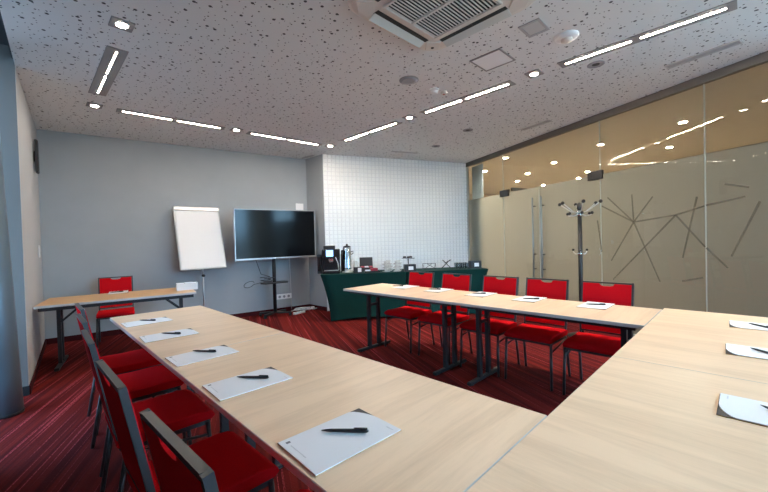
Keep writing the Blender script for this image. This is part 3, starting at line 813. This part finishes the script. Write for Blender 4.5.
bm = NB()
for s in (-1, 1): box(bm, (s * (TWd / 2 - .009), -.006, THt / 2), (.018, .03, THt), bev=.003)
box(bm, (0, -.006, THt - .009), (TWd - .036, .03, .018), bev=.003); box(bm, (0, -.006, .015), (TWd - .036, .03, .030), bev=.003)
obj('bezel', bm, 'bezel', tv)
bm = NB(); box(bm, (0, -.022, .015), (.09, .0012, .010)); obj('badge', bm, 'chrome', tv)
# cable coil on the cart shelf
bm = NB(); pts = []
sx, sy = B(3.05, .36)
for k in range(90):
    a = k * .28; rr = .085 + .02 * math.sin(k * .9)
    pts.append((sx + rr * math.cos(a) + .04 * math.sin(k * .13), sy + rr * math.sin(a) * .8, .645 + .0012 * k))
tube(bm, pts, .005, 6)
p0 = pts[-1]; ux, uy = B(2.95, .34)
tube(bm, [p0, (ux, uy, .80), (*B(2.90, .35), .95), (*B(2.86, .36), 1.07)], .005, 6)
pl = [(*B(2.92, .44), .655)]
for k in range(1, 14):
    a = k / 13 * 2 * PI
    pl.append((*B(2.80 - .11 * (1 - math.cos(a)) / 2 * 1.6, .44), .66 - .05 * math.sin(a) - .02 * (1 - math.cos(a))))
tube(bm, pl, .005, 6)
tag(obj('television_cable', bm, 'cable'), 'looped black cable on the shelf of the television stand', 'cable')
# wall sockets
ox, oy = B(3.48, .0)
t = thing('wall_socket', 'white row of three wall sockets under the television', 'socket', (ox, oy, .30), b_rz)
bm = NB(); box(bm, (0, -.010, 0), (.30, .020, .10), bev=.004); obj('plate', bm, 'white_plastic', t)
for k in range(3):
    bm = NB(); lathe(bm, [(.026, -.0205), (.022, -.0215)], 18, (-.09 + .09 * k, 0, 0), 'Y'); obj('outlet', bm, 'grey_disc', t)
bm = NB(); tube(bm, [(*B(3.62, .014), .03), (*B(3.62, .014), .6), (*B(3.60, .012), 1.2)], .006, 6)
tag(obj('wall_cable', bm, 'white_cable'), 'thin grey cable running down the wall behind the television', 'cable')
bm = NB()
for q in range(3):
    pts = []; c0 = B(3.72 + .09 * q, .17 + .03 * q)
    for k in range(60):
        a = k * .35 + q; rr = .10 + .05 * math.sin(k * .51 + q)
        pts.append((c0[0] + rr * math.cos(a) * 1.2, c0[1] + rr * math.sin(a) * .7, .012 + .035 * abs(math.sin(k * .37 + q))))
    tube(bm, pts, .007, 6)
tag(obj('cable_pile', bm, 'white_cable'), 'tangle of white cables on the carpet beside the television stand', 'cable')
t = thing('power_strip', 'white power strip in the cable tangle on the carpet', 'power strip', (*B(3.62, .42), 0), b_rz + .3)
bm = NB(); box(bm, (0, 0, .021), (.26, .055, .040), bev=.006); obj('body', bm, 'white_plastic', t)
for k in range(3):
    bm = NB(); lathe(bm, [(.017, .0412), (.015, .0422)], 14, (-.08 + .07 * k, 0, 0)); obj('outlet', bm, 'grey_disc', t)
bm = NB(); box(bm, (0, 0, 0), (.16, .012, .24), bev=.003)
o = obj('wall_plate', bm, 'white_plastic', None, loc=(*B(3.86, .0065), 2.02), rz=b_rz); tag(o, 'pale blank plate on the wall behind the television corner', 'plate')
# left wall items
ld = Vector((.155, 2.31)).normalized(); ln = Vector((ld.y, -ld.x)); l_rz = math.atan2(ld.y, ld.x)
def LW(s, o): v = Vector((0, 4.74)) + ld * s + ln * o; return (v.x, v.y)
t = thing('wall_speaker', 'black loudspeaker box mounted high on the left wall', 'speaker', (*LW(1.62, 0), 2.53), l_rz)
bm = NB(); box(bm, (0, -.005, 0), (.10, .010, .12)); obj('bracket', bm, 'black', t)
bm = NB(); box(bm, (0, -.0255, 0), (.20, .03, .40), bev=.006); obj('cabinet', bm, 'black', t)
bm = NB(); box(bm, (0, -.0425, 0), (.18, .003, .38)); obj('grille', bm, 'gloss_black', t)
t = thing('light_switch', 'white light switch on the left wall above the desk', 'switch', (*LW(1.75, 0), 1.33), l_rz)
bm = NB(); box(bm, (0, -.006, 0), (.085, .012, .16), bev=.003); obj('plate', bm, 'white_plastic', t)
bm = NB(); box(bm, (0, -.0135, .02), (.045, .003, .06)); obj('rocker', bm, 'white_plastic', t)

# ------------------------------------------------------------------ buffet
bz0 = Vector((3.47, 5.03)); bz1 = Vector((5.74, 3.205)); q = (bz1 - bz0).normalized(); qn = Vector((-q.y, q.x)); q_rz = math.atan2(q.y, q.x)
BH = .80; BW = .66; BL = (bz1 - bz0).length / 2
def Q(s, o=0.): v = bz0 + q * s + qn * o; return (v.x, v.y)
def buffet(s0, label, wl, wr):
    t = thing('buffet_table', label, 'table', (*Q(s0), 0), q_rz, 'green covered buffet tables')
    # skirt: lofted rectangle, waisted between top and feet
    bm = NB(); L = BL - .006; rings = []
    for i in range(15):
        z = BH - .006 - (BH - .010) * i / 14; u = 1 - z / BH
        ins = .15 * (1 - (1 - u) ** 1.7)
        xl, xr, yf, yk = ins * wl, L - ins * wr, ins * .35 - .0, BW - ins * .35
        c = .012; nn = 8
        ring = []
        for (ax, ay), (bx, by) in (((xl, yf), (xr, yf)), ((xr, yf), (xr, yk)), ((xr, yk), (xl, yk)), ((xl, yk), (xl, yf))):
            for k in range(nn):
                f = k / nn; w = .030 * math.sin(PI * f) * math.sin(PI * u)
                px, py = ax + (bx - ax) * f, ay + (by - ay) * f
                dx, dy = -(by - ay), bx - ax; l = math.hypot(dx, dy)
                lift = .05 * math.sin(PI * f) if i == 14 else 0
                ring.append(bm.verts.new((px + dx / l * w, py + dy / l * w, z + lift)))
        rings.append(ring)
    for a, b in zip(rings, rings[1:]):
        for k in range(len(a)):
            f = bm.faces.new((a[k], a[(k + 1) % len(a)], b[(k + 1) % len(a)], b[k])); f.smooth = True
    obj('stretch_skirt', bm, 'green', t)
    bm = NB(); box(bm, (L / 2, BW / 2, BH - .003), (L + .006, BW + .006, .006), bev=.002); obj('top_cover', bm, 'green', t)
    for x in (.16 * wl + .04, L - .16 * wr - .04):
        for y in (.10, BW - .10):
            bm = NB(); tube(bm, [(x, y, 0), (x, y, BH - .04)], .014, 8); obj('leg', bm, 'leg', t)
    return t
buffet(0, 'buffet table in a dark green stretch cover with the coffee machine', 1., .2)
buffet(BL, 'buffet table in a dark green stretch cover nearer the glass wall', .2, 1.)
zt = BH + .0008
def bt(name, label, cat, s, o, rz=0, group=None): return thing(name, label, cat, (*Q(s, o), zt), q_rz + rz, group)
# coffee machine
t = bt('coffee_machine', 'black coffee machine with a blue display at the left end of the buffet', 'coffee machine', .175, .34)
bm = NB(); box(bm, (0, .06, .21), (.31, .26, .42), bev=.012); box(bm, (0, -.13, .025), (.30, .16, .05), bev=.008); box(bm, (0, -.11, .34), (.31, .10, .16), bev=.01)
obj('body', bm, 'gloss_black', t)
bm = NB(); box(bm, (-.03, .06, .45), (.20, .20, .06), bev=.006); obj('bean_hopper', bm, 'black', t)
bm = NB(); box(bm, (-.02, -.1620, .35), (.12, .004, .11)); obj('display', bm, 'display', t)
bm = NB(); box(bm, (.0, -.130, .235), (.075, .06, .05), bev=.006); tube(bm, [(-.018, -.14, .21), (-.018, -.14, .19)], .006, 8); tube(bm, [(.018, -.14, .21), (.018, -.14, .19)], .006, 8); obj('spout', bm, 'chrome', t)
bm = NB(); box(bm, (0, -.13, .053), (.24, .13, .004)); obj('drip_tray', bm, 'steel', t)
bm = NB(); tube(bm, [(.08, -.165, .28), (.12, -.19, .18), (.13, -.19, .06)], .006, 8); obj('milk_tube', bm, 'white_cable', t)
t = bt('milk_cooler', 'black box unit standing left of the coffee machine', 'cooler', -.035, .36)
bm = NB(); box(bm, (.01, 0, .165), (.075, .26, .33), bev=.006); obj('body', bm, 'black', t)
bm = NB(); box(bm, (.01, -.132, .17), (.06, .004, .26)); obj('door', bm, 'gloss_black', t)
# urn
t = bt('drinks_urn', 'tall chrome drinks urn with a black lid beside the coffee machine', 'urn', .455, .34)
bm = NB(); lathe(bm, [(.095, 0), (.095, .016), (.05, .03), (.05, .06)], 28); obj('base', bm, 'porcelain', t)
bm = NB(); lathe(bm, [(.078, .062), (.074, .08), (.074, .43), (.068, .4445)], 28); obj('tank', bm, 'chrome', t)
bm = NB(); lathe(bm, [(.070, .445), (.06, .465), (.02, .475), (.018, .50), (.004, .505)], 24); obj('lid', bm, 'black', t)
bm = NB(); tube(bm, [(0, -.072, .11), (0, -.125, .11), (0, -.13, .08)], .010, 10); box(bm, (0, -.115, .135), (.012, .02, .035)); obj('tap', bm, 'black', t)
for s in (-1, 1):
    bm = NB(); tube(bm, [(s * .070, 0, .36), (s * .105, 0, .375), (s * .105, 0, .33), (s * .070, 0, .315)], .007, 8); obj('handle', bm, 'black', t)
t = bt('coffee_urn', 'black thermos flask between the coffee machine and the chrome urn', 'flask', .385, .50)
bm = NB(); lathe(bm, [(.045, 0), (.047, .02), (.047, .31), (.04, .345)], 24); obj('body', bm, 'black', t)
bm = NB(); lathe(bm, [(.038, .346), (.038, .385), (.03, .395)], 20); obj('lid', bm, 'gloss_black', t)
bm = NB(); tube(bm, [(.0, .044, .30), (.0, .08, .28), (.0, .08, .14), (.0, .044, .10)], .008, 8); obj('handle', bm, 'black', t)
t = bt('sugar_caddy', 'black caddy with a white card in front of the chrome urn', 'caddy', .63, .14)
bm = NB(); box(bm, (0, 0, .05), (.14, .12, .10), bev=.006); obj('box', bm, 'black', t)
bm = NB(); box(bm, (.03, -.0625, .055), (.06, .003, .07)); obj('card', bm, 'paper', t)
t = bt('jug', 'small white jug standing behind the sugar caddy', 'jug', .60, .40)
bm = NB(); lathe(bm, [(.035, 0), (.045, .03), (.038, .10), (.030, .16), (.036, .19)], 20); obj('body', bm, 'porcelain', t)
bm = NB(); tube(bm, [(.036, 0, .16), (.07, 0, .14), (.065, 0, .07), (.043, 0, .05)], .006, 8); obj('handle', bm, 'porcelain', t)
t = bt('tea_chest', 'open black tea box with its lid raised on the buffet', 'tea box', .80, .46)
bm = NB(); box(bm, (0, 0, .035), (.24, .20, .07), bev=.004); obj('box', bm, 'black', t)
bm = NB(); box(bm, (0, .115, .155), (.24, .014, .18), rx=R(-12), bev=.003); obj('lid', bm, 'black', t)
for k, (dx, mt) in enumerate(((-.075, 'crimson'), (0, 'paper'), (.075, 'crimson'))):
    bm = NB(); box(bm, (dx, 0, .079), (.065, .14, .016)); obj('tea_sachets', bm, mt, t)
t = bt('serving_tray', 'black tray of crimson packets and napkins in front of the tea box', 'tray', .88, .17)
bm = NB(); box(bm, (0, 0, .006), (.27, .17, .012), bev=.003)
for s in (-1, 1): box(bm, (s * .132, 0, .018), (.006, .17, .02)); box(bm, (0, s * .082, .018), (.258, .006, .02))
obj('tray', bm, 'black', t)
bm = NB(); box(bm, (.03, .02, .042), (.12, .10, .058), rz=.3, bev=.008); obj('packet', bm, 'crimson', t)
bm = NB(); box(bm, (-.075, -.01, .028), (.09, .10, .030), rz=-.1); obj('napkins', bm, 'paper', t)
# cup stacks
cu = thing('coffee_cup', '', 'cup')
bm = NB(); lathe(bm, [(.065, 0), (.072, .006), (.068, .009), (.03, .009)], 24); obj('saucer', bm, 'porcelain', cu)
bm = NB(); lathe(bm, [(.024, .0095), (.034, .025), (.041, .060), (.038, .061), (.032, .03), (.010, .018)], 24); c_ = obj('cup', bm, 'porcelain', cu)
bm = NB(); tube(bm, [(.038, 0, .052), (.056, 0, .048), (.055, 0, .030), (.034, 0, .024)], .004, 8); obj('handle', bm, 'porcelain', c_)
k = 0
rows = ['front left', 'front right', 'back left', 'back right', 'back end']
for ci, (s, o) in enumerate(((1.13, .20), (1.32, .20), (1.19, .38), (1.37, .39), (1.23, .555))):
    for lv in range(3 if ci != 4 else 2):
        w = place(cu, k > 0, 'white cup and saucer, %s of the %s stack on the buffet' % (['bottom', 'second', 'top'][lv], rows[ci]), (*Q(s, o), zt + .0625 * lv), q_rz + .4 * ci + .3 * lv, 'white cups stacked on the buffet'); k += 1
def card_box(s, o, label, sz=(.20, .13, .12)):
    t = bt('card_holder', label, 'box', s, o, group=None)
    bm = NB(); box(bm, (0, 0, sz[2] / 2), sz, bev=.005); obj('box', bm, 'black', t)
    bm = NB(); box(bm, (.01, -sz[1] / 2 - .002, sz[2] * .48), (sz[0] * .42, .003, sz[2] * .5)); obj('card', bm, 'paper', t)
card_box(1.53, .10, 'black box with a white card behind the first red chair')
card_box(2.77, .30, 'black box with a white card at the glass end of the buffet', (.20, .14, .13))
t = bt('cake_stand', 'small silver cake stand with dark cakes on the buffet', 'cake stand', 1.56, .42)
bm = NB(); lathe(bm, [(.07, 0), (.06, .008), (.012, .02), (.012, .19), (.05, .20), (.125, .204), (.13, .215), (.12, .210)], 28); obj('stand', bm, 'chrome', t)
for a_, b_ in ((-.06, .02), (.05, .03), (0, -.05)):
    bm = NB(); lathe(bm, [(.032, .2158), (.034, .235), (.018, .248)], 16, (a_, b_, 0)); obj('cake', bm, 'card', t)
t = bt('wire_rack', 'low black wire rack behind the second red chair on the buffet', 'rack', 1.95, .42)
bm = NB()
for s in (-1, 1):
    tube(bm, [(s * .11, -.06, .004), (s * .12, 0, .10), (s * .11, .06, .004)], .004, 6)
    tube(bm, [(s * .11, -.06, .004), (s * -.05, -.02, .10)], .004, 6)
tube(bm, [(-.12, 0, .10), (.12, 0, .10)], .004, 6); tube(bm, [(-.11, -.06, .004), (.11, -.06, .004)], .004, 6); tube(bm, [(-.11, .06, .004), (.11, .06, .004)], .004, 6)
obj('wire_frame', bm, 'black', t)
t = bt('menu_easel', 'small black folding easel standing on the buffet', 'easel', 2.27, .42)
bm = NB(); bar(bm, (-.09, 0, .004), (.07, 0, .155), .014, .012); bar(bm, (.09, .03, .004), (-.06, .03, .155), .014, .012); bar(bm, (-.02, .015, .10), (.10, .015, .155), .012, .010); bar(bm, (.0, .012, .08), (.0, .024, .08), .014, .012)
obj('easel_frame', bm, 'black', t)
tg = thing('tumbler', '', 'glass')
bm = NB(); lathe(bm, [(.030, 0), (.036, .10), (.033, .10), (.028, .008), (.006, .008)], 20); obj('glass_body', bm, 'tumbler', tg)
for i in range(6):
    place(tg, i > 0, 'clear tumbler in the glass cluster, %s row, %s' % (['front', 'back'][i // 3], ['first from the easel', 'middle', 'nearest the card box'][i % 3]), (*Q(2.46 + .082 * (i % 3), .34 + .09 * (i // 3)), zt), q_rz, 'clear tumblers on the buffet')

# ------------------------------------------------------------------ coat stand
t = thing('coat_stand', 'black and chrome coat stand with ball hooks before the frosted glass', 'coat stand', (5.20, 1.567, 0), R(-45))
bm = NB(); lathe(bm, [(.17, 0), (.17, .014), (.15, .026), (.03, .032), (.024, .05)], 36); obj('base', bm, 'black', t)
bm = NB(); tube(bm, [(0, 0, .0505), (0, 0, 1.60)], .026, 18); obj('pole', bm, 'black', t)
bm = NB(); lathe(bm, [(.030, 1.60), (.034, 1.61), (.034, 1.665), (.026, 1.675)], 24); obj('hub', bm, 'chrome', t)
bm = NB(); lathe(bm, [(.022, 1.6755), (.034, 1.695), (.034, 1.725), (.022, 1.765), (.004, 1.778)], 20); obj('finial', bm, 'black', t)
for k in range(6):
    a = R(60 * k + 12); c, s = math.cos(a), math.sin(a)
    bm = NB(); tube(bm, [(.028 * c, .028 * s, 1.64), (.10 * c, .10 * s, 1.66), (.245 * c, .245 * s, 1.765)], .006, 8); h = obj('upper_hook', bm, 'steel', t)
    bm = NB(); sphere(bm, (.252 * c, .252 * s, 1.771), .023, u=14, v=10); obj('ball', bm, 'black', h, smooth=True)
    bm = NB(); tube(bm, [(.028 * c, .028 * s, 1.62), (.08 * c, .08 * s, 1.60), (.135 * c, .135 * s, 1.605), (.148 * c, .148 * s, 1.62)], .006, 8); h = obj('lower_hook', bm, 'steel', t)
    bm = NB(); sphere(bm, (.150 * c, .150 * s, 1.634), .020, u=14, v=10); obj('ball', bm, 'black', h, smooth=True)
bm = NB(); lathe(bm, [(.026, 1.085), (.03, 1.09), (.03, 1.11), (.026, 1.115)], 20); obj('collar', bm, 'chrome', t)
for k in range(3):
    a = R(120 * k + 5); c, s = math.cos(a), math.sin(a)
    bm = NB(); tube(bm, [(.028 * c, .028 * s, 1.10), (.06 * c, .06 * s, 1.095), (.085 * c, .085 * s, 1.115), (.092 * c, .092 * s, 1.14)], .005, 8); h = obj('umbrella_hook', bm, 'steel', t)
    bm = NB(); sphere(bm, (.093 * c, .093 * s, 1.152), .016, u=12, v=8); obj('ball', bm, 'black', h, smooth=True)

# ------------------------------------------------------------------ light and camera
W = bpy.data.worlds.new('sky'); S.world = W; W.use_nodes = True
nt = W.node_tree; bg = nt.nodes['Background']
bg.inputs['Strength'].default_value = 12.5
tc = N(nt, 'ShaderNodeTexCoord'); sx_ = N(nt, 'ShaderNodeSeparateXYZ'); nt.links.new(tc.outputs['Generated'], sx_.inputs[0])
rp_ = N(nt, 'ShaderNodeValToRGB'); nt.links.new(sx_.outputs['Z'], rp_.inputs['Fac'])
rp_.color_ramp.elements[0].position = .0; rp_.color_ramp.elements[0].color = (.13, .20, .27, 1)   # dull ground outside
rp_.color_ramp.elements[1].position = .04; rp_.color_ramp.elements[1].color = (.36, .66, 1., 1)
nt.links.new(rp_.outputs['Color'], bg.inputs['Color'])
yaw, pitch, roll = R(44.732), R(-.906), R(1.577)
F0 = Vector((math.sin(yaw), math.cos(yaw), 0)); R0 = Vector((math.cos(yaw), -math.sin(yaw), 0)); U0 = Vector((0, 0, 1))
c, s = math.cos(pitch), math.sin(pitch)
F1 = F0 * c + U0 * s; U1 = U0 * c - F0 * s
c, s = math.cos(roll), math.sin(roll)
Rr = R0 * c - U1 * s; Uu = R0 * s + U1 * c
cam = bpy.data.cameras.new('camera'); co = bpy.data.objects.new('camera', cam); COL.objects.link(co)
co.matrix_world = Matrix((( Rr.x, Uu.x, -F1.x, 0), (Rr.y, Uu.y, -F1.y, 0), (Rr.z, Uu.z, -F1.z, 1.35), (0, 0, 0, 1)))
cam.sensor_width = 36.; cam.lens = 361.32 / 768 * 36; cam.clip_start = .02
S.camera = co
S.view_settings.view_transform = 'Standard'; S.view_settings.look = 'None'; S.view_settings.gamma = 1.
S.view_settings.exposure = 1.2; S.view_settings.use_curve_mapping = False
